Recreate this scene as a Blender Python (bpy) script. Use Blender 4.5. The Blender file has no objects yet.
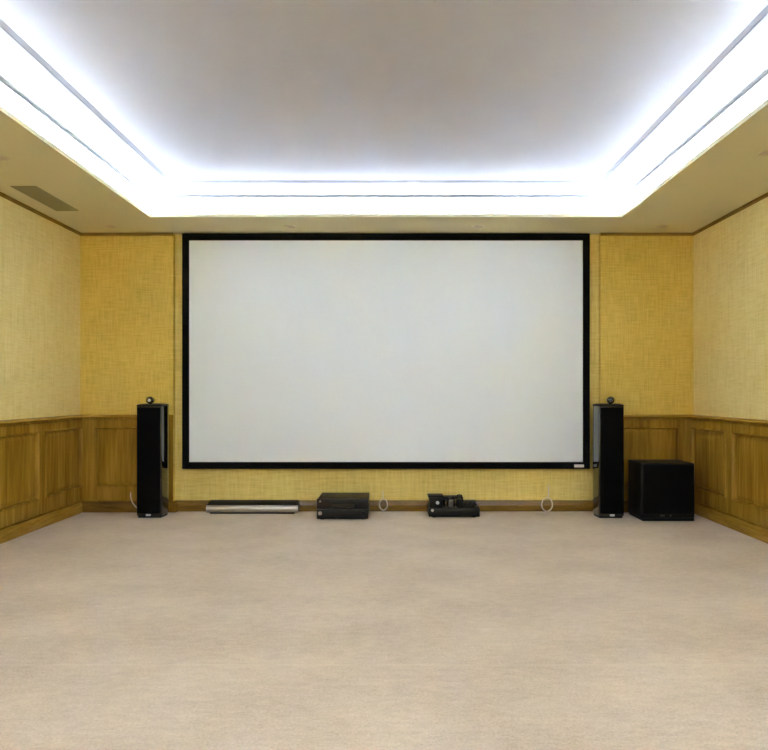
import bpy, bmesh, math, random
from mathutils import Vector, Matrix
random.seed(7)
sc = bpy.context.scene
COL = sc.collection

# ------------------------------------------------------------------ measures (metres)
# x to the right, y into the picture (0 = face of the outer back wall), z up
HW = 3.02            # half width of the room
Y0 = 0.0             # outer back wall bays
YR = 0.06            # recessed middle bay holding the screen
YB = -8.6            # wall behind the camera
XM = 2.105           # edge of the middle bay
SOF = 2.745          # underside of the dropped ceiling border
CAMY, CAMZ, CAMX = -6.7, 1.18, 0.09
OPX, OPY, OPR = 2.11, -0.62, -7.7   # opening of the tray

# ------------------------------------------------------------------ materials
def new_mat(name):
    m = bpy.data.materials.new(name); m.use_nodes = True
    nt = m.node_tree
    b = nt.nodes['Principled BSDF']
    return m, nt, b

def simple(name, col, rough=0.5, spec=0.5, metal=0.0, coat=0.0, bump=0.0, bscale=200.0):
    m, nt, b = new_mat(name)
    b.inputs['Base Color'].default_value = (*col, 1)
    b.inputs['Roughness'].default_value = rough
    b.inputs['Specular IOR Level'].default_value = spec
    b.inputs['Metallic'].default_value = metal
    if coat:
        b.inputs['Coat Weight'].default_value = coat
        b.inputs['Coat Roughness'].default_value = 0.05
    tc = nt.nodes.new('ShaderNodeTexCoord')
    n = nt.nodes.new('ShaderNodeTexNoise'); n.inputs['Scale'].default_value = bscale
    nt.links.new(tc.outputs['Object'], n.inputs['Vector'])
    mx = nt.nodes.new('ShaderNodeMix'); mx.data_type = 'RGBA'
    mx.inputs['A'].default_value = (*[c * 0.95 for c in col], 1)
    mx.inputs['B'].default_value = (*[min(1, c * 1.05) for c in col], 1)
    nt.links.new(n.outputs['Fac'], mx.inputs['Factor'])
    nt.links.new(mx.outputs['Result'], b.inputs['Base Color'])
    if bump:
        bp = nt.nodes.new('ShaderNodeBump'); bp.inputs['Strength'].default_value = bump
        bp.inputs['Distance'].default_value = 0.001
        nt.links.new(n.outputs['Fac'], bp.inputs['Height'])
        nt.links.new(bp.outputs['Normal'], b.inputs['Normal'])
    return m

def noise(nt, src, scale_xyz, detail=3.0, rough=0.6):
    mp = nt.nodes.new('ShaderNodeMapping'); mp.inputs['Scale'].default_value = scale_xyz
    nt.links.new(src, mp.inputs['Vector'])
    n = nt.nodes.new('ShaderNodeTexNoise')
    n.inputs['Scale'].default_value = 1.0
    n.inputs['Detail'].default_value = detail
    n.inputs['Roughness'].default_value = rough
    nt.links.new(mp.outputs['Vector'], n.inputs['Vector'])
    return n.outputs['Fac']

def mathn(nt, op, a, b):
    n = nt.nodes.new('ShaderNodeMath'); n.operation = op
    for i, v in enumerate((a, b)):
        if isinstance(v, (int, float)): n.inputs[i].default_value = v
        else: nt.links.new(v, n.inputs[i])
    return n.outputs[0]

def ramp(nt, fac, stops):
    r = nt.nodes.new('ShaderNodeValToRGB')
    while len(r.color_ramp.elements) < len(stops): r.color_ramp.elements.new(0.5)
    for e, (p, c) in zip(r.color_ramp.elements, stops):
        e.position = p; e.color = (*c, 1)
    nt.links.new(fac, r.inputs['Fac'])
    return r.outputs['Color']

def grasscloth(name, lo, mid, hi):
    """woven straw wallpaper: fine horizontal reeds crossed by vertical threads"""
    m, nt, b = new_mat(name)
    pos = nt.nodes.new('ShaderNodeTexCoord').outputs['Object']
    v = noise(nt, pos, (75, 75, 5), 3)
    h = noise(nt, pos, (6, 6, 85), 3)
    big = noise(nt, pos, (2.5, 2.5, 3.0), 2)
    s = mathn(nt, 'ADD', mathn(nt, 'MULTIPLY', v, 0.42), mathn(nt, 'MULTIPLY', h, 0.42))
    s = mathn(nt, 'ADD', s, mathn(nt, 'MULTIPLY', big, 0.16))
    c = ramp(nt, s, [(0.34, lo), (0.5, mid), (0.66, hi)])
    nt.links.new(c, b.inputs['Base Color'])
    b.inputs['Roughness'].default_value = 0.75
    b.inputs['Specular IOR Level'].default_value = 0.25
    bp = nt.nodes.new('ShaderNodeBump'); bp.inputs['Strength'].default_value = 0.35
    bp.inputs['Distance'].default_value = 0.003
    nt.links.new(s, bp.inputs['Height']); nt.links.new(bp.outputs['Normal'], b.inputs['Normal'])
    return m

def wood(name, lo, mid, hi, horizontal=False):
    m, nt, b = new_mat(name)
    pos = nt.nodes.new('ShaderNodeTexCoord').outputs['Object']
    sc1 = (5, 5, 60) if horizontal else (38, 38, 2.2)
    sc2 = (1.2, 1.2, 9) if horizontal else (7, 7, 0.8)
    s = mathn(nt, 'ADD', mathn(nt, 'MULTIPLY', noise(nt, pos, sc1, 4), 0.5),
              mathn(nt, 'MULTIPLY', noise(nt, pos, sc2, 2), 0.5))
    nt.links.new(ramp(nt, s, [(0.36, lo), (0.5, mid), (0.64, hi)]), b.inputs['Base Color'])
    b.inputs['Roughness'].default_value = 0.27
    b.inputs['Specular IOR Level'].default_value = 0.5
    return m

def carpet_mat():
    m, nt, b = new_mat('carpet')
    pos = nt.nodes.new('ShaderNodeTexCoord').outputs['Object']
    f = noise(nt, pos, (95, 95, 95), 2, 0.75)
    w = noise(nt, pos, (14, 30, 1), 4, 0.7)
    bg = noise(nt, pos, (1.6, 2.2, 1), 3)
    s = mathn(nt, 'ADD', mathn(nt, 'MULTIPLY', f, 0.4), mathn(nt, 'MULTIPLY', w, 0.3))
    s = mathn(nt, 'ADD', s, mathn(nt, 'MULTIPLY', bg, 0.3))
    c = ramp(nt, s, [(0.37, CARPET[0]), (0.5, CARPET[1]), (0.63, CARPET[2])])
    # the carpet's seam, a thin paler line of crushed pile across the room
    sx = nt.nodes.new('ShaderNodeSeparateXYZ'); nt.links.new(pos, sx.inputs[0])
    wob = mathn(nt, 'MULTIPLY', mathn(nt, 'SUBTRACT', noise(nt, pos, (3, 3, 1), 3), 0.5), 0.02)
    dist = mathn(nt, 'ABSOLUTE', mathn(nt, 'ADD', mathn(nt, 'ADD', sx.outputs['Y'], 3.76), wob), 0.0)
    near = mathn(nt, 'MULTIPLY', mathn(nt, 'LESS_THAN', dist, 0.009), mathn(nt, 'MULTIPLY', noise(nt, pos, (2.2, 1, 1), 2), 0.55))
    mx = nt.nodes.new('ShaderNodeMix'); mx.data_type = 'RGBA'
    nt.links.new(near, mx.inputs['Factor']); nt.links.new(c, mx.inputs['A'])
    mx.inputs['B'].default_value = (0.76, 0.65, 0.49, 1)
    nt.links.new(mx.outputs['Result'], b.inputs['Base Color'])
    b.inputs['Roughness'].default_value = 0.95
    b.inputs['Specular IOR Level'].default_value = 0.1
    b.inputs['Sheen Weight'].default_value = 0.15
    bp = nt.nodes.new('ShaderNodeBump'); bp.inputs['Strength'].default_value = 0.5
    bp.inputs['Distance'].default_value = 0.004
    nt.links.new(s, bp.inputs['Height']); nt.links.new(bp.outputs['Normal'], b.inputs['Normal'])
    return m

CARPET = [(0.51, 0.405, 0.29), (0.635, 0.52, 0.39), (0.75, 0.63, 0.485)]
M = {}
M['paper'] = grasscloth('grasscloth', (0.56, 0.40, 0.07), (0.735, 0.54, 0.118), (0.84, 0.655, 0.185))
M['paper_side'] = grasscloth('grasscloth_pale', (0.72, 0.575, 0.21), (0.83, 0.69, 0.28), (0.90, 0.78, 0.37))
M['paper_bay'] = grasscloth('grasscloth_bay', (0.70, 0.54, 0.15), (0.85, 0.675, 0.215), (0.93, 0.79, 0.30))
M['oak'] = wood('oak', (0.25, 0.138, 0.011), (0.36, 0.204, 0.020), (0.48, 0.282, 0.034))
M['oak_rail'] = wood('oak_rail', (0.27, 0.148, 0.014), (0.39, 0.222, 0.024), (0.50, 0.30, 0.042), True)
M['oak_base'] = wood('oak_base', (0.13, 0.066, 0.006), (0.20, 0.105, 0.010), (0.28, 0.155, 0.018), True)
M['gap_shade'] = wood('gap_shade_brown', (0.20, 0.12, 0.022), (0.27, 0.165, 0.035), (0.34, 0.21, 0.05), True)
M['carpet'] = carpet_mat()
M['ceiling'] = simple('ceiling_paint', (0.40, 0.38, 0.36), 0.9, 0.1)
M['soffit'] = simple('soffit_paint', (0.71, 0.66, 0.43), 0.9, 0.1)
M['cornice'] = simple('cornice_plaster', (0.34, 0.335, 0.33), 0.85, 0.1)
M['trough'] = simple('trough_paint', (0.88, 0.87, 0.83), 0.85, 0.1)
M['screen'] = simple('screen_fabric', (0.83, 0.905, 1.0), 0.95, 0.05)
M['felt'] = simple('black_felt', (0.006, 0.006, 0.006), 0.95, 0.1)
M['gloss'] = simple('black_gloss', (0.008, 0.007, 0.006), 0.12, 0.7, coat=0.7)
M['grille'] = simple('black_grille', (0.004, 0.004, 0.004), 0.9, 0.08, bump=0.5, bscale=400)
M['satin'] = simple('black_satin', (0.006, 0.0055, 0.005), 0.45, 0.25)
M['dark'] = simple('dark_plastic', (0.010, 0.010, 0.010), 0.5, 0.25)
M['panelblack'] = simple('fascia_black', (0.008, 0.008, 0.009), 0.3, 0.25)
M['silver'] = simple('silver', (0.58, 0.55, 0.52), 0.34, 0.5, metal=0.85)
M['badge'] = simple('badge_silver', (0.75, 0.75, 0.74), 0.5, 0.4)
M['greydome'] = simple('grey_dome', (0.09, 0.08, 0.07), 0.3, 0.5)
M['cable'] = simple('pale_cable', (0.72, 0.62, 0.45), 0.4, 0.5)
M['vent'] = simple('vent_paint', (0.31, 0.29, 0.16), 0.7, 0.2)
M['ventdark'] = simple('vent_inside', (0.10, 0.08, 0.05), 0.9, 0.1)
M['lamptrim'] = simple('lamp_trim', (0.66, 0.58, 0.39), 0.6, 0.3)
M['lamplens'] = simple('lamp_lens', (0.56, 0.45, 0.33), 0.4, 0.4)

def emit(name, col, strength):
    m, nt, b = new_mat(name)
    b.inputs['Base Color'].default_value = (*col, 1)
    b.inputs['Emission Color'].default_value = (*col, 1)
    b.inputs['Emission Strength'].default_value = strength
    return m
LED = 268.0
M['led'] = emit('led_tape', (0.62, 0.75, 0.99), LED)

# ------------------------------------------------------------------ helpers
def link(name, bm, mat, parent=None, smooth=None, kind=None, loc=None):
    bmesh.ops.recalc_face_normals(bm, faces=bm.faces[:])
    me = bpy.data.meshes.new(name); bm.to_mesh(me); bm.free()
    mats = mat if isinstance(mat, (list, tuple)) else [mat]
    for k in mats: me.materials.append(M[k])
    o = bpy.data.objects.new(name, me); COL.objects.link(o)
    if parent is not None: o.parent = parent
    if kind: o['kind'] = kind
    if loc: o.location = loc
    if smooth is not None:
        for p in me.polygons: p.use_smooth = True
        me.set_sharp_from_angle(angle=math.radians(smooth))
    return o

def thing(name, loc, label, cat, group=None, rz=0.0):
    o = bpy.data.objects.new(name, None); COL.objects.link(o)
    o.empty_display_size = 0.1
    o.location = loc; o.rotation_euler = (0, 0, rz)
    tag(o, label, cat, group)
    return o
def tag(o, label, cat, group=None):
    o['label'] = label; o['category'] = cat
    if group: o['group'] = group
    return o

def box(bm, x0, x1, y0, y1, z0, z1, bev=0.0, seg=2, mat=0):
    v = [bm.verts.new(p) for p in ((x0,y0,z0),(x1,y0,z0),(x1,y1,z0),(x0,y1,z0),(x0,y0,z1),(x1,y0,z1),(x1,y1,z1),(x0,y1,z1))]
    fs = [bm.faces.new([v[i] for i in f]) for f in ((3,2,1,0),(4,5,6,7),(0,1,5,4),(1,2,6,5),(2,3,7,6),(3,0,4,7))]
    for f in fs: f.material_index = mat
    if bev:
        es = list({e for f in fs for e in f.edges})
        r = bmesh.ops.bevel(bm, geom=es, offset=bev, segments=seg, profile=0.5, affect='EDGES')
        for f in r['faces']: f.material_index = mat
    return v

def prism(bm, plan, z0, z1):
    a = [bm.verts.new((x, y, z0)) for x, y in plan]
    b = [bm.verts.new((x, y, z1)) for x, y in plan]
    n = len(plan)
    for i in range(n):
        j = (i + 1) % n
        bm.faces.new((a[i], a[j], b[j], b[i]))
    bm.faces.new(a[::-1]); bm.faces.new(b)

def loops(bm, rings, closed=True, cap0=False, cap1=False, mat=0):
    """skin a list of rings (lists of 3D points of equal length)"""
    vs = [[bm.verts.new(p) for p in r] for r in rings]
    n = len(rings[0])
    for a, b in zip(vs, vs[1:]):
        for i in range(n if closed else n - 1):
            j = (i + 1) % n
            f = bm.faces.new((a[i], a[j], b[j], b[i])); f.material_index = mat
    if cap0: bm.faces.new(vs[0][::-1]).material_index = mat
    if cap1: bm.faces.new(vs[-1]).material_index = mat
    return vs

def lathe(bm, prof, axis='z', seg=24, org=(0,0,0), mat=0):
    """prof: list of (radius, height along axis)"""
    rings = []
    for r, h in prof:
        ring = []
        for k in range(seg):
            a = 2 * math.pi * k / seg
            c, s = max(r, 1e-5) * math.cos(a), max(r, 1e-5) * math.sin(a)
            p = (c, s, h) if axis == 'z' else ((c, h, s) if axis == 'y' else (h, c, s))
            ring.append((org[0]+p[0], org[1]+p[1], org[2]+p[2]))
        rings.append(ring)
    loops(bm, rings, True, True, True, mat)

def sweep(bm, path, prof):
    """path: plan polyline walked with the room on its LEFT; prof: closed list of (out, z)"""
    n = len(path); rings = []
    P = [Vector(p) for p in path]
    for i in range(n):
        ns = []
        if i > 0:
            d = (P[i] - P[i-1]).normalized(); ns.append(Vector((-d.y, d.x)))
        if i < n - 1:
            d = (P[i+1] - P[i]).normalized(); ns.append(Vector((-d.y, d.x)))
        m = ns[0] if len(ns) == 1 else (ns[0] + ns[1]) / (1 + ns[0].dot(ns[1]))
        rings.append([(P[i].x + m.x * o, P[i].y + m.y * o, z) for o, z in prof])
    loops(bm, rings, True, True, True)

def tube(bm, pts, r, seg=8, sub=6):
    """smooth tube through points (Catmull-Rom)"""
    P = [Vector(p) for p in pts]; C = []
    for i in range(len(P) - 1):
        p0, p1, p2, p3 = P[max(i-1,0)], P[i], P[i+1], P[min(i+2,len(P)-1)]
        for k in range(sub):
            t = k / sub
            C.append(0.5 * ((2*p1) + (p2-p0)*t + (2*p0-5*p1+4*p2-p3)*t*t + (3*p1-p0-3*p2+p3)*t**3))
    C.append(P[-1])
    rings = []; up = Vector((0.31, 0.93, 0.2)).normalized()
    for i, c in enumerate(C):
        d = (C[min(i+1,len(C)-1)] - C[max(i-1,0)]).normalized()
        u = (up - d * up.dot(d)).normalized(); w = d.cross(u); up = u
        rings.append([tuple(c + (u*math.cos(a) + w*math.sin(a)) * r) for a in [2*math.pi*k/seg for k in range(seg)]])
    loops(bm, rings, True, True, True)

# ------------------------------------------------------------------ room shell
bm = bmesh.new(); box(bm, -HW-0.1, HW+0.1, YB-0.1, YR+0.1, -0.1, 0.0)
link('floor', bm, 'carpet', kind='structure')
TOP = 3.2
bm = bmesh.new()
prism(bm, [(-HW-0.1, Y0), (-XM, Y0), (-XM, YR), (XM, YR), (XM, Y0), (HW+0.1, Y0), (HW+0.1, YR+0.1), (-HW-0.1, YR+0.1)], 0, TOP)
for f in bm.faces:
    if all(abs(v.co.y - YR) < 1e-4 for v in f.verts): f.material_index = 1
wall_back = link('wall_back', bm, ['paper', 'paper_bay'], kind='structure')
for nm, x0, x1 in (('wall_left', -HW-0.1, -HW), ('wall_right', HW, HW+0.1)):
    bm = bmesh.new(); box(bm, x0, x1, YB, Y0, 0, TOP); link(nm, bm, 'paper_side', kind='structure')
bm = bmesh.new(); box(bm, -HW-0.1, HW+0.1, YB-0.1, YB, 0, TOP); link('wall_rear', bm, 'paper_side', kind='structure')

# ceiling: flat slab of the tray, with dropped border, cornice and light strips as its parts
def rect(s, z):     # rectangle around the tray opening, s metres outside the lip
    return [(-OPX-s, OPR-s, z), (OPX+s, OPR-s, z), (OPX+s, OPY+s, z), (-OPX-s, OPY+s, z)]
bm = bmesh.new(); box(bm, -HW-0.1, HW+0.1, YB-0.1, YR+0.1, 2.985, 3.15)
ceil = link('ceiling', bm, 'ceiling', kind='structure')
GAP = 0.022
def outer(z, g=GAP):
    return [(-HW+g, YB+g, z), (HW-g, YB+g, z), (HW-g, Y0-g, z), (-HW+g, Y0-g, z)]
bm = bmesh.new()
loops(bm, [outer(2.984), outer(SOF), rect(0, SOF), rect(0, SOF+0.03), rect(0.016, SOF+0.03)])
# lining over the screen recess, so the border meets the recessed wall too
box(bm, -XM+0.002, XM-0.002, Y0-GAP, YR-0.012, SOF, SOF+0.05)
link('soffit', bm, 'soffit', ceil)
bm = bmesh.new()      # white inside of the light trough, behind the lip
loops(bm, [rect(0.016, SOF+0.03), rect(0.018, SOF+0.03), rect(0.018, SOF+0.018), rect(0.30, SOF+0.018), rect(0.30, 2.984)])
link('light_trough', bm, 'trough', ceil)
bm = bmesh.new()
prof = [(0.298, 2.79), (0.298, 2.90), (0.29, 2.915), (0.10, 2.922), (0.026, 2.926), (0.024, 2.929), (0.024, 2.941), (0.026, 2.943)]
for k in range(0, 9):     # shallow hollow curve up to the ceiling
    t = k / 8
    prof.append((0.012 - 0.232 * t, 2.946 + 0.026 * math.sin(t * math.pi / 2)))
prof += [(-0.226, 2.972), (-0.256, 2.974), (-0.264, 2.9775), (-0.290, 2.9848)]
loops(bm, [rect(s, z) for s, z in prof])
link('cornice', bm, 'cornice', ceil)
Z = SOF + 0.0195
for k, (x0, x1, y0, y1) in enumerate(((-OPX-0.215, -OPX-0.2, OPR-0.2, OPY+0.2), (OPX+0.2, OPX+0.215, OPR-0.2, OPY+0.2),
                       (-OPX-0.2, OPX+0.2, OPY+0.2, OPY+0.215), (-OPX-0.2, OPX+0.2, OPR-0.215, OPR-0.2))):
    bm = bmesh.new(); box(bm, x0, x1, y0, y1, Z, Z+0.004); link('light_strip', bm, 'led', ceil)

# ------------------------------------------------------------------ wainscot, rails, baseboards
BASE = [(0.0, 0.0), (0.040, 0.0), (0.040, 0.058), (0.037, 0.066), (0.030, 0.090), (0.027, 0.100), (0.020, 0.104), (0.0, 0.104)]
RAIL = [(0.0, 0.926), (0.046, 0.928), (0.054, 0.933), (0.056, 0.940), (0.052, 0.948), (0.042, 0.954), (0.0, 0.957)]
back_path = [(HW, Y0), (XM, Y0), (XM, YR), (-XM, YR), (-XM, Y0), (-HW, Y0)]
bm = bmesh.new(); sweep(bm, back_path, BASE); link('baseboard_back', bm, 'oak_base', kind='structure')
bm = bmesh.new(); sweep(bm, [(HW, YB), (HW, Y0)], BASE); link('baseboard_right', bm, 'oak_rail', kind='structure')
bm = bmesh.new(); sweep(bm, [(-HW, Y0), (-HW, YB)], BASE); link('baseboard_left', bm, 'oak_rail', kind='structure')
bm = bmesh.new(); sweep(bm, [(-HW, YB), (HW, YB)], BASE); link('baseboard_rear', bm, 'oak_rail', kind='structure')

PZ0, PZ1 = 0.247, 0.838
FT = 0.030     # thickness of stiles and rails
def wainscot(idx, org, ux, length, panels):
    """org: plan start; ux: unit plan direction with the room on its left; panels: [(u0,u1)] along it"""
    U = Vector(ux); N = Vector((-U.y, U.x)); O = Vector(org)
    def pt(u, z, h): p = O + U * u + N * h; return (p.x, p.y, z)
    def slab(bm, u0, u1, z0, z1, h):
        a = [pt(u0, z0, 0), pt(u1, z0, 0), pt(u1, z1, 0), pt(u0, z1, 0)]
        b = [pt(u0, z0, h), pt(u1, z0, h), pt(u1, z1, h), pt(u0, z1, h)]
        loops(bm, [a, b], True, True, True)
    bm = bmesh.new()
    slab(bm, 0, length, 0.122, PZ0, FT)
    slab(bm, 0, length, PZ1, 0.908, FT)
    slab(bm, 0, length, 0.08, 0.935, 0.003)
    u = 0
    for u0, u1 in panels + [(length, length)]:
        if u0 > u: slab(bm, u, u0, PZ0, PZ1, FT)
        u = u1
    root = link('trim_%d' % idx, bm, 'oak', kind='structure')
    bm = bmesh.new(); sweep(bm, [tuple(O), tuple(O + U * length)], RAIL)
    link('chair_rail', bm, 'oak_rail', root)
    for u0, u1 in panels:
        bm = bmesh.new(); rings = []
        for i, h in ((0, 0), (0, FT), (0.002, FT+0.010), (0.006, FT+0.014), (0.011, FT+0.012), (0.017, FT-0.006), (0.019, 0.004),
                     (0.027, 0.003), (0.029, 0.010), (0.052, 0.017), (0.056, 0.017)):
            rings.append([pt(u0+i, PZ0+i, h), pt(u1-i, PZ0+i, h), pt(u1-i, PZ1-i, h), pt(u0+i, PZ1-i, h)])
        loops(bm, rings, True, True, True)
        link('panel', bm, 'oak', root)
    return root
side = []
u = 0.04
while u + 0.69 < -YB - 0.03:
    side.append((u, u + 0.69)); u += 0.803
L = -YB
wainscot(1, (-HW, Y0), (0, -1), L, side)
wainscot(2, (HW, YB), (0, 1), L, sorted([(L - b, L - a) for a, b in side]))
bay = HW - XM
wainscot(3, (-XM, Y0), (-1, 0), bay, [(0.155, bay - 0.155)])
wainscot(4, (HW, Y0), (-1, 0), bay, [(0.155, bay - 0.155)])

# thin brown strip whose dark colour stands in for the shadow gap under the ceiling
GAP_SHADE = [(0.0, SOF-0.026), (0.010, SOF-0.026), (0.014, SOF-0.020), (0.014, SOF-0.004), (0.010, SOF+0.004), (0.0, SOF+0.004)]
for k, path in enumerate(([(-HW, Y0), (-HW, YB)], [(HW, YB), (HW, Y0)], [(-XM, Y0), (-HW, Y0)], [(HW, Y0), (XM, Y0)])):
    bm = bmesh.new(); sweep(bm, path, GAP_SHADE); link('trim_%d' % (5 + k), bm, 'gap_shade', kind='structure')

# ------------------------------------------------------------------ projection screen
SX0, SX1, SZ0, SZ1 = -2.012, 1.995, 0.424, 2.738
YF = -0.022
t = thing('projection_screen', ((SX0+SX1)/2, YR, SZ0), 'large white projection screen in a black border on the back wall', 'projection screen')
ox, oz = t.location.x, t.location.z
def srect(i, y): return [(SX0+i-ox, y-YR, SZ0+i-oz), (SX1-i-ox, y-YR, SZ0+i-oz), (SX1-i-ox, y-YR, SZ1-i-oz), (SX0+i-ox, y-YR, SZ1-i-oz)]
bm = bmesh.new()
loops(bm, [srect(0.0, YR-0.001), srect(0, YF+0.004), srect(0.004, YF), srect(0.062, YF), srect(0.068, YF+0.006), srect(0.068, YF+0.012), srect(0.075, YF+0.03), srect(0.075, YR-0.001), srect(0.0, YR-0.001)])
bmesh.ops.remove_doubles(bm, verts=bm.verts[:], dist=1e-6)
link('frame', bm, 'felt', t)
bm = bmesh.new()
a = srect(0.066, YF+0.010); b = srect(0.066, YF+0.012)
loops(bm, [a, b], True, True, True)
link('screen_surface', bm, 'screen', t)['label'] = 'white screen fabric'
bm = bmesh.new(); bx = (579 - 396) * 6.68 / 680 + CAMX - ox
box(bm, bx-0.048, bx+0.048, YF-YR-0.003, YF-YR+0.001, 0.016, 0.044, 0.002)
link('badge', bm, 'badge', t)['label'] = 'small silver name plate'

# ------------------------------------------------------------------ tower speakers
def tower(loc, label, dome, rz=0.0):
    t = thing('tower_speaker', loc, label, 'speaker', 'tower speakers beside the screen', rz)
    half = [(0.105, 0.003), (0.112, 0.005), (0.117, 0.012), (0.1195, 0.026), (0.1235, 0.07), (0.1275, 0.115), (0.129, 0.145), (0.126, 0.18), (0.112, 0.222), (0.084, 0.258), (0.045, 0.28)]
    plan = half + [(0.0, 0.285)] + [(-x, y) for x, y in half[::-1]]
    def ring(z, k, dy=0.0): return [(x*k, 0.14 + (y-0.14)*k, z) for x, y in plan]
    bm = bmesh.new(); loops(bm, [ring(0.0, 0.93), ring(0.022, 0.93)], True, True, True); link('plinth', bm, 'satin', t, 30)
    bm = bmesh.new(); loops(bm, [ring(0.022, 0.985), ring(0.028, 1.0), ring(1.040, 1.0), ring(1.046, 0.985)], True, True, True); link('cabinet', bm, 'gloss', t, 30)
    bm = bmesh.new(); loops(bm, [ring(1.046, 0.99), ring(1.050, 1.015), ring(1.056, 1.01), ring(1.064, 0.93), ring(1.069, 0.72), ring(1.071, 0.4)], True, True, True)
    link('top_cap', bm, 'satin', t, 30)
    # cloth grille, gently bowed forward
    bm = bmesh.new(); rings = []
    for z, e in ((0.045, 0.004), (0.050, 0.0), (1.030, 0.0), (1.036, 0.004)):
        w = 0.108 - e
        xs = [w * k / 6 for k in range(-6, 7)]
        rings.append([(x, -0.008 - 0.008 * (1 - (x / w) ** 2) + e, z) for x in xs] + [(w, 0.010, z), (-w, 0.010, z)])
    loops(bm, rings, True, True, True); link('grille', bm, 'grille', t, 40)
    # bullet tweeter lying on top
    bm = bmesh.new()
    prof = [(0.004, -0.002), (0.026, -0.002), (0.031, 0.002), (0.0335, 0.012), (0.033, 0.03), (0.029, 0.06), (0.022, 0.10), (0.013, 0.14), (0.004, 0.165)]
    lathe(bm, prof, 'y', 28, (0, 0.012, 1.104))
    box(bm, -0.010, 0.010, 0.03, 0.075, 1.066, 1.085, 0.004)
    tw = link('tweeter', bm, 'gloss', t, 40)
    bm = bmesh.new(); lathe(bm, [(0.014, 0.0), (0.014, -0.003), (0.012, -0.004), (0.010, -0.008), (0.005, -0.011), (0.001, -0.012)], 'y', 20, (0, 0.0095, 1.102))
    link('tweeter_dome', bm, dome, tw, 50)
    bm = bmesh.new(); box(bm, -0.022, 0.022, -0.0185, -0.008, 0.062-0.045+0.005, 0.062-0.045+0.023, 0.002)
    link('badge', bm, 'badge', t)['label'] = 'small silver maker plate'
    return t
tower((-2.224, -0.335, 0), 'black tower speaker with pale round tweeter, left of the screen', 'badge')
tower((2.105, -0.350, 0), 'black tower speaker with dark tweeter, between the screen and the subwoofer', 'greydome')

# ------------------------------------------------------------------ subwoofer
t = thing('subwoofer', (2.572, -0.325, 0), 'bulky black cube subwoofer standing in the right corner', 'subwoofer')
bm = bmesh.new(); box(bm, -0.244, 0.244, -0.175, 0.19, 0.030, 0.530, 0.014, 3); link('cabinet', bm, 'satin', t, 40)
bm = bmesh.new(); box(bm, -0.232, 0.232, -0.192, -0.173, 0.072, 0.518, 0.009, 3); link('grille', bm, 'grille', t, 40)
bm = bmesh.new(); box(bm, -0.234, 0.234, -0.180, 0.180, 0.004, 0.031); link('base_plate', bm, 'satin', t)
for sx in (-1, 1):
    for sy in (-0.13, 0.15):
        bm = bmesh.new(); lathe(bm, [(0.020, 0.0), (0.024, 0.003), (0.024, 0.013)], 'z', 16, (sx*0.165, sy, 0)); link('foot', bm, 'dark', t, 40)
for dx, w in ((-0.052, 0.040), (0.022, 0.018)):
    bm = bmesh.new(); box(bm, dx-w/2, dx+w/2, -0.178, -0.174, 0.046, 0.060, 0.001); link('badge', bm, 'greydome', t)

# ------------------------------------------------------------------ sound bar
t = thing('sound_bar', (-1.303, -0.05, 0), 'long low silver-fronted sound bar lying on the carpet', 'sound bar')
W = 0.44
def extr(bm, prof, w):
    loops(bm, [[(-w, y, z) for y, z in prof], [(w, y, z) for y, z in prof]], True, True, True)
bm = bmesh.new(); extr(bm, [(-0.055, 0.016), (-0.055, 0.080), (-0.045, 0.090), (0.0, 0.108), (0.055, 0.116), (0.066, 0.110), (0.066, 0.016)], W-0.006); link('housing', bm, 'dark', t, 30)
bm = bmesh.new()
fr = [(-0.054 - 0.030 * math.cos(a), 0.047 + 0.036 * math.sin(a)) for a in [math.radians(-78 + 156 * k / 14) for k in range(15)]]
extr(bm, fr + [(-0.05, 0.082), (-0.05, 0.012)], W + 0.002); link('front_grille', bm, 'silver', t, 50)['label'] = 'rounded silver front'
for s in (-1, 1):
    bm = bmesh.new(); box(bm, s*W-0.006, s*W+0.001, -0.052, 0.060, 0.012, 0.092, 0.003); link('end_cap', bm, 'satin', t, 40)
bm = bmesh.new(); box(bm, -W+0.03, W-0.03, -0.070, 0.055, 0.0, 0.017, 0.004); link('base', bm, 'dark', t, 40)
bm = bmesh.new()
for k in range(3): box(bm, -0.03+k*0.03, -0.012+k*0.03, 0.03, 0.048, 0.110, 0.1175, 0.001)
link('button', bm, 'satin', t)

# ------------------------------------------------------------------ receiver
t = thing('audio_receiver', (-0.404, -0.431, 0), 'boxy black audio receiver on the floor, right of the silver sound bar', 'receiver')
w = 0.237
bm = bmesh.new(); box(bm, -w+0.004, w-0.004, 0.018, 0.42, 0.016, 0.192, 0.004); link('chassis', bm, 'satin', t, 40)
bm = bmesh.new()
box(bm, -w, w, 0.0, 0.020, 0.009, 0.098, 0.004); box(bm, -w, w, 0.0, 0.020, 0.101, 0.194, 0.004)
link('front_panel', bm, 'panelblack', t, 40)
bm = bmesh.new(); box(bm, -0.10, 0.11, -0.002, 0.002, 0.118, 0.150, 0.001); link('display', bm, 'gloss', t)
for x, z, r, m in ((-0.205, 0.062, 0.017, 'silver'), (-0.205, 0.172, 0.009, 'silver'), (0.195, 0.060, 0.024, 'panelblack')):
    bm = bmesh.new(); lathe(bm, [(r, 0.0), (r, -0.012), (r*0.85, -0.015)], 'y', 24, (x, 0.001, z)); link('knob', bm, m, t, 40)
for k in range(6):
    bm = bmesh.new(); box(bm, -0.13+k*0.045, -0.10+k*0.045, -0.003, 0.002, 0.050, 0.058, 0.001); link('button', bm, 'dark', t)
bm = bmesh.new()
for k in range(14): box(bm, -0.17+k*0.026, -0.158+k*0.026, 0.08, 0.36, 0.1915, 0.1935)
link('vent_slots', bm, 'dark', t)
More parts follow.
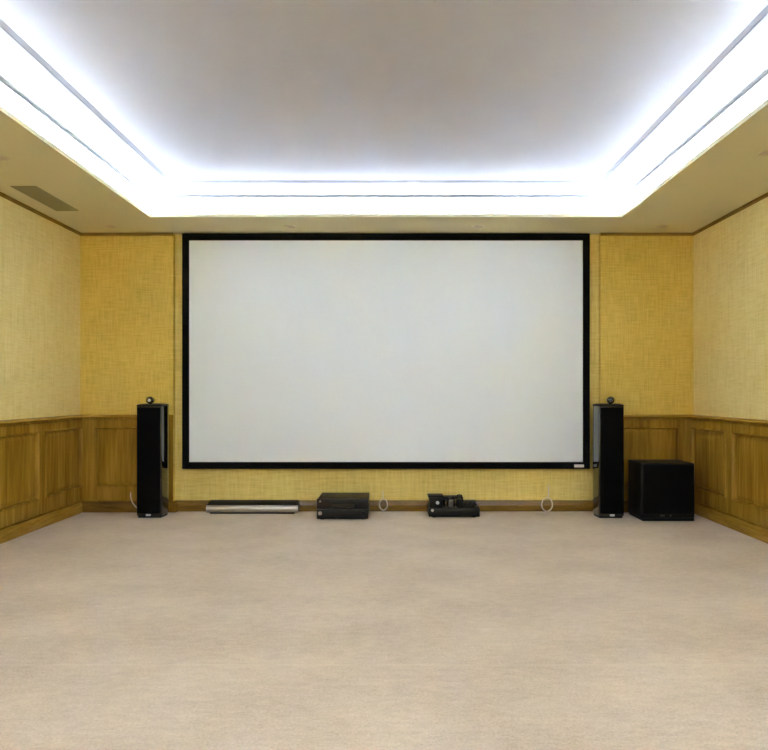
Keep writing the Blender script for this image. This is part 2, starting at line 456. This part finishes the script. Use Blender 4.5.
for sx in (-1, 1):
    for y in (0.05, 0.37):
        bm = bmesh.new(); lathe(bm, [(0.022, 0.0), (0.024, 0.002), (0.022, 0.018)], 'z', 16, (sx*0.19, y, 0)); link('foot', bm, 'dark', t, 40)

# ------------------------------------------------------------------ amplifier with blocks and valves on top
t = thing('amplifier', (0.636, -0.33, 0), 'low black amplifier with uneven dark blocks on top, between two coiled cables', 'amplifier')
w = 0.240
bm = bmesh.new(); box(bm, -w, w, 0.0, 0.30, 0.010, 0.092, 0.005); link('chassis', bm, 'satin', t, 40)
bm = bmesh.new(); box(bm, -w+0.012, w-0.012, -0.004, 0.002, 0.018, 0.084, 0.003); link('front_panel', bm, 'panelblack', t, 40)
for sx in (-1, 1):
    for y in (0.04, 0.26):
        bm = bmesh.new(); lathe(bm, [(0.018, 0.0), (0.018, 0.012)], 'z', 14, (sx*0.19, y, 0)); link('foot', bm, 'dark', t, 40)
bm = bmesh.new(); box(bm, -0.232, -0.105, 0.03, 0.17, 0.091, 0.190, 0.008); box(bm, -0.245, -0.10, 0.025, 0.175, 0.188, 0.204, 0.004); link('transformer', bm, 'satin', t, 40)
bm = bmesh.new(); lathe(bm, [(0.016, 0.0), (0.016, -0.010), (0.013, -0.013)], 'y', 20, (-0.155, 0.031, 0.138)); link('knob', bm, 'badge', t, 40)
bm = bmesh.new(); lathe(bm, [(0.013, 0.0), (0.013, -0.010), (0.010, -0.012)], 'y', 20, (-0.205, -0.003, 0.072)); link('knob', bm, 'silver', t, 40)
for x, y, h, r in ((-0.075, 0.07, 0.065, 0.022), (-0.03, 0.12, 0.085, 0.020), (0.02, 0.07, 0.075, 0.021)):
    bm = bmesh.new(); lathe(bm, [(r, 0.09), (r, 0.10), (r*0.8, 0.104), (r*0.95, 0.12), (r*0.95, 0.09+h*0.8), (r*0.6, 0.09+h), (0.003, 0.09+h*1.06)], 'z', 18, (x, y, 0)); link('valve', bm, 'gloss', t, 50)
bm = bmesh.new(); lathe(bm, [(0.012, 0.0), (0.012, -0.008), (0.009, -0.01)], 'y', 16, (-0.025, 0.05, 0.140)); box(bm, -0.045, -0.005, 0.046, 0.09, 0.091, 0.158, 0.004); link('meter', bm, ['greydome'], t, 40)
bm = bmesh.new(); box(bm, 0.035, 0.092, 0.03, 0.15, 0.091, 0.168, 0.006); link('transformer', bm, 'satin', t, 40)
bm = bmesh.new(); tube(bm, [(0.035, 0.09, 0.165), (0.037, 0.09, 0.196), (0.046, 0.09, 0.202), (0.07, 0.09, 0.202), (0.079, 0.09, 0.196), (0.081, 0.09, 0.165)], 0.005); link('handle', bm, 'dark', t, 60)
bm = bmesh.new(); box(bm, 0.125, 0.195, 0.05, 0.15, 0.091, 0.125, 0.006); box(bm, 0.145, 0.215, 0.06, 0.13, 0.124, 0.142, 0.006); link('transformer', bm, 'satin', t, 40)

bm = bmesh.new(); box(bm, -0.11, 0.10, 0.16, 0.28, 0.091, 0.172, 0.006); link('rear_cover', bm, 'satin', t, 40)
bm = bmesh.new(); box(bm, 0.095, 0.225, 0.14, 0.28, 0.091, 0.128, 0.006); link('rear_cover', bm, 'satin', t, 40)

# ------------------------------------------------------------------ loose cables
def px(x, y, d):
    return Vector(((x - 396) * d / 680 + CAMX, d + CAMY, CAMZ - (y - 392) * d / 680))
def cable(name, pts, r, label):
    P = [px(*p) for p in pts]
    bm = bmesh.new(); tube(bm, [tuple(p) for p in P], r, 8, 6)
    return tag(link(name, bm, 'cable', None, 60), label, 'cable', 'loose wall cables')
def ring_pts(cx, cy, rx, ry, d, a0, a1, n, dd=0.0):
    return [(cx + rx*math.cos(math.radians(a0+(a1-a0)*k/n)), cy + ry*math.sin(math.radians(a0+(a1-a0)*k/n)), d + dd*k/n) for k in range(n+1)]
cable('cable', [(382.6, 491, 6.757), (382.8, 495, 6.745)] + ring_pts(383.4, 504.6, 4.0, 5.5, 6.728, -95, 420, 20, -0.02), 0.0065,
      'pale coiled cable right beside the boxy receiver')
cable('cable', [(548.4, 485, 6.757), (548.6, 491, 6.745)] + ring_pts(547.0, 504.6, 5.4, 6.6, 6.728, -75, 440, 20, -0.02), 0.0065,
      'pale coiled cable between the low amplifier and the right tower speaker')
cable('cable', [(131.0, 490.5, 6.68), (130.6, 496, 6.664), (132.0, 501.5, 6.655), (135.5, 506.5, 6.63), (139.5, 509.5, 6.61), (144, 511.2, 6.60)], 0.0055,
      'thin pale cable curving behind the left tower speaker')

# ------------------------------------------------------------------ air vent and downlights in the ceiling border
t = thing('air_vent', (-2.742, -1.187, SOF), 'long louvred air vent in the left ceiling border', 'air vent')
vw, vl = 0.098, 0.35
bm = bmesh.new()
def vr(i, z): return [(-vw+i, -vl+i, z), (vw-i, -vl+i, z), (vw-i, vl-i, z), (-vw+i, vl-i, z)]
loops(bm, [vr(0, 0.0), vr(0.0, -0.003), vr(0.003, -0.006), vr(0.014, -0.006), vr(0.016, -0.001), vr(0.016, 0.0), vr(0, 0)])
bmesh.ops.remove_doubles(bm, verts=bm.verts[:], dist=1e-6)
link('frame', bm, 'vent', t)
bm = bmesh.new(); box(bm, -vw+0.012, vw-0.012, -vl+0.012, vl-0.012, -0.0012, -0.0002); link('backing', bm, 'ventdark', t)
bm = bmesh.new()
n = 7
for k in range(n):
    x = -vw + 0.026 + (2*vw - 0.052) * k / (n-1)
    loops(bm, [[(x-0.009, y, -0.0055), (x-0.0075, y, -0.007), (x+0.009, y, -0.0028), (x+0.0075, y, -0.0015)] for y in (-vl+0.015, vl-0.015)], True, True, True)
link('louvre', bm, 'vent', t)

spots = [(-2.60, -0.27, 'recessed ceiling downlight in the far left corner, beyond the air vent'),
         (-0.91, -0.27, 'recessed ceiling downlight above the left half of the screen'),
         (0.865, -0.27, 'recessed ceiling downlight above the right half of the screen'),
         (2.61, -0.27, 'recessed ceiling downlight in the far right corner above the subwoofer'),
         (-2.555, -2.16, 'recessed ceiling downlight cut by the left picture edge, nearer than the vent'),
         (2.515, -2.26, 'recessed ceiling downlight cut by the right picture edge')]
first = None
for x, y, lab in spots:
    if first is None:
        t = thing('downlight', (x, y, SOF), lab, 'ceiling light', 'recessed ceiling downlights')
        bm = bmesh.new(); R = [(0.058, 0.0), (0.058, -0.003), (0.055, -0.005), (0.046, -0.005), (0.043, -0.001), (0.043, 0.0), (0.058, 0.0)]
        loops(bm, [[(r*math.cos(a), r*math.sin(a), z) for a in [2*math.pi*k/32 for k in range(32)]] for r, z in R])
        bmesh.ops.remove_doubles(bm, verts=bm.verts[:], dist=1e-6)
        link('trim_ring', bm, 'lamptrim', t, 40)
        bm = bmesh.new(); lathe(bm, [(0.043, -0.0002), (0.043, -0.001), (0.03, -0.0016), (0.002, -0.002)], 'z', 32); link('lens', bm, 'lamplens', t, 40)
        first = t
    else:
        c = first.copy(); COL.objects.link(c); c.location = (x, y, SOF); c['label'] = lab
        for ch in first.children:
            d = ch.copy(); COL.objects.link(d); d.parent = c

# added fill lights, unseen, shaped like the downlights, over the back of the room
M['fill_lamp'] = emit('added_fill_lamp', (0.62, 0.77, 1.12), 600.0)
fill_lens = None
for x, y in [(-2.56, -6.5), (-2.56, -8.1), (2.56, -6.5), (2.56, -8.1), (-1.5, -8.15), (-0.5, -8.15), (0.5, -8.15), (1.5, -8.15)]:
    c = first.copy(); COL.objects.link(c); c.location = (x, y, SOF); c['label'] = 'added unseen fill light in downlight form over the back of the room'
    for ch in first.children:
        d = ch.copy(); COL.objects.link(d); d.parent = c
        if ch.name.startswith('lens'):
            if fill_lens is None:
                fill_lens = ch.data.copy(); fill_lens.materials[0] = M['fill_lamp']
            d.data = fill_lens

# ------------------------------------------------------------------ world, camera, view
w = bpy.data.worlds.new('world'); sc.world = w; w.use_nodes = True
w.node_tree.nodes['Background'].inputs['Color'].default_value = (0.02, 0.02, 0.02, 1)
cam = bpy.data.cameras.new('camera'); co = bpy.data.objects.new('camera', cam); COL.objects.link(co)
co.location = (CAMX, CAMY, CAMZ); co.rotation_euler = (math.radians(90), 0, 0)
cam.sensor_width = 36; cam.lens = 680 * 36 / 768
cam.shift_x = -12 / 768; cam.shift_y = 17 / 768
cam.clip_start = 0.05
sc.camera = co
sc.view_settings.view_transform = 'Standard'; sc.view_settings.look = 'None'
sc.view_settings.gamma = 1; sc.view_settings.use_curve_mapping = False
sc.view_settings.exposure = 1.15
cy = sc.cycles
cy.use_denoising = True
cy.max_bounces = 16; cy.diffuse_bounces = 12; cy.glossy_bounces = 6
cy.sample_clamp_indirect = 0
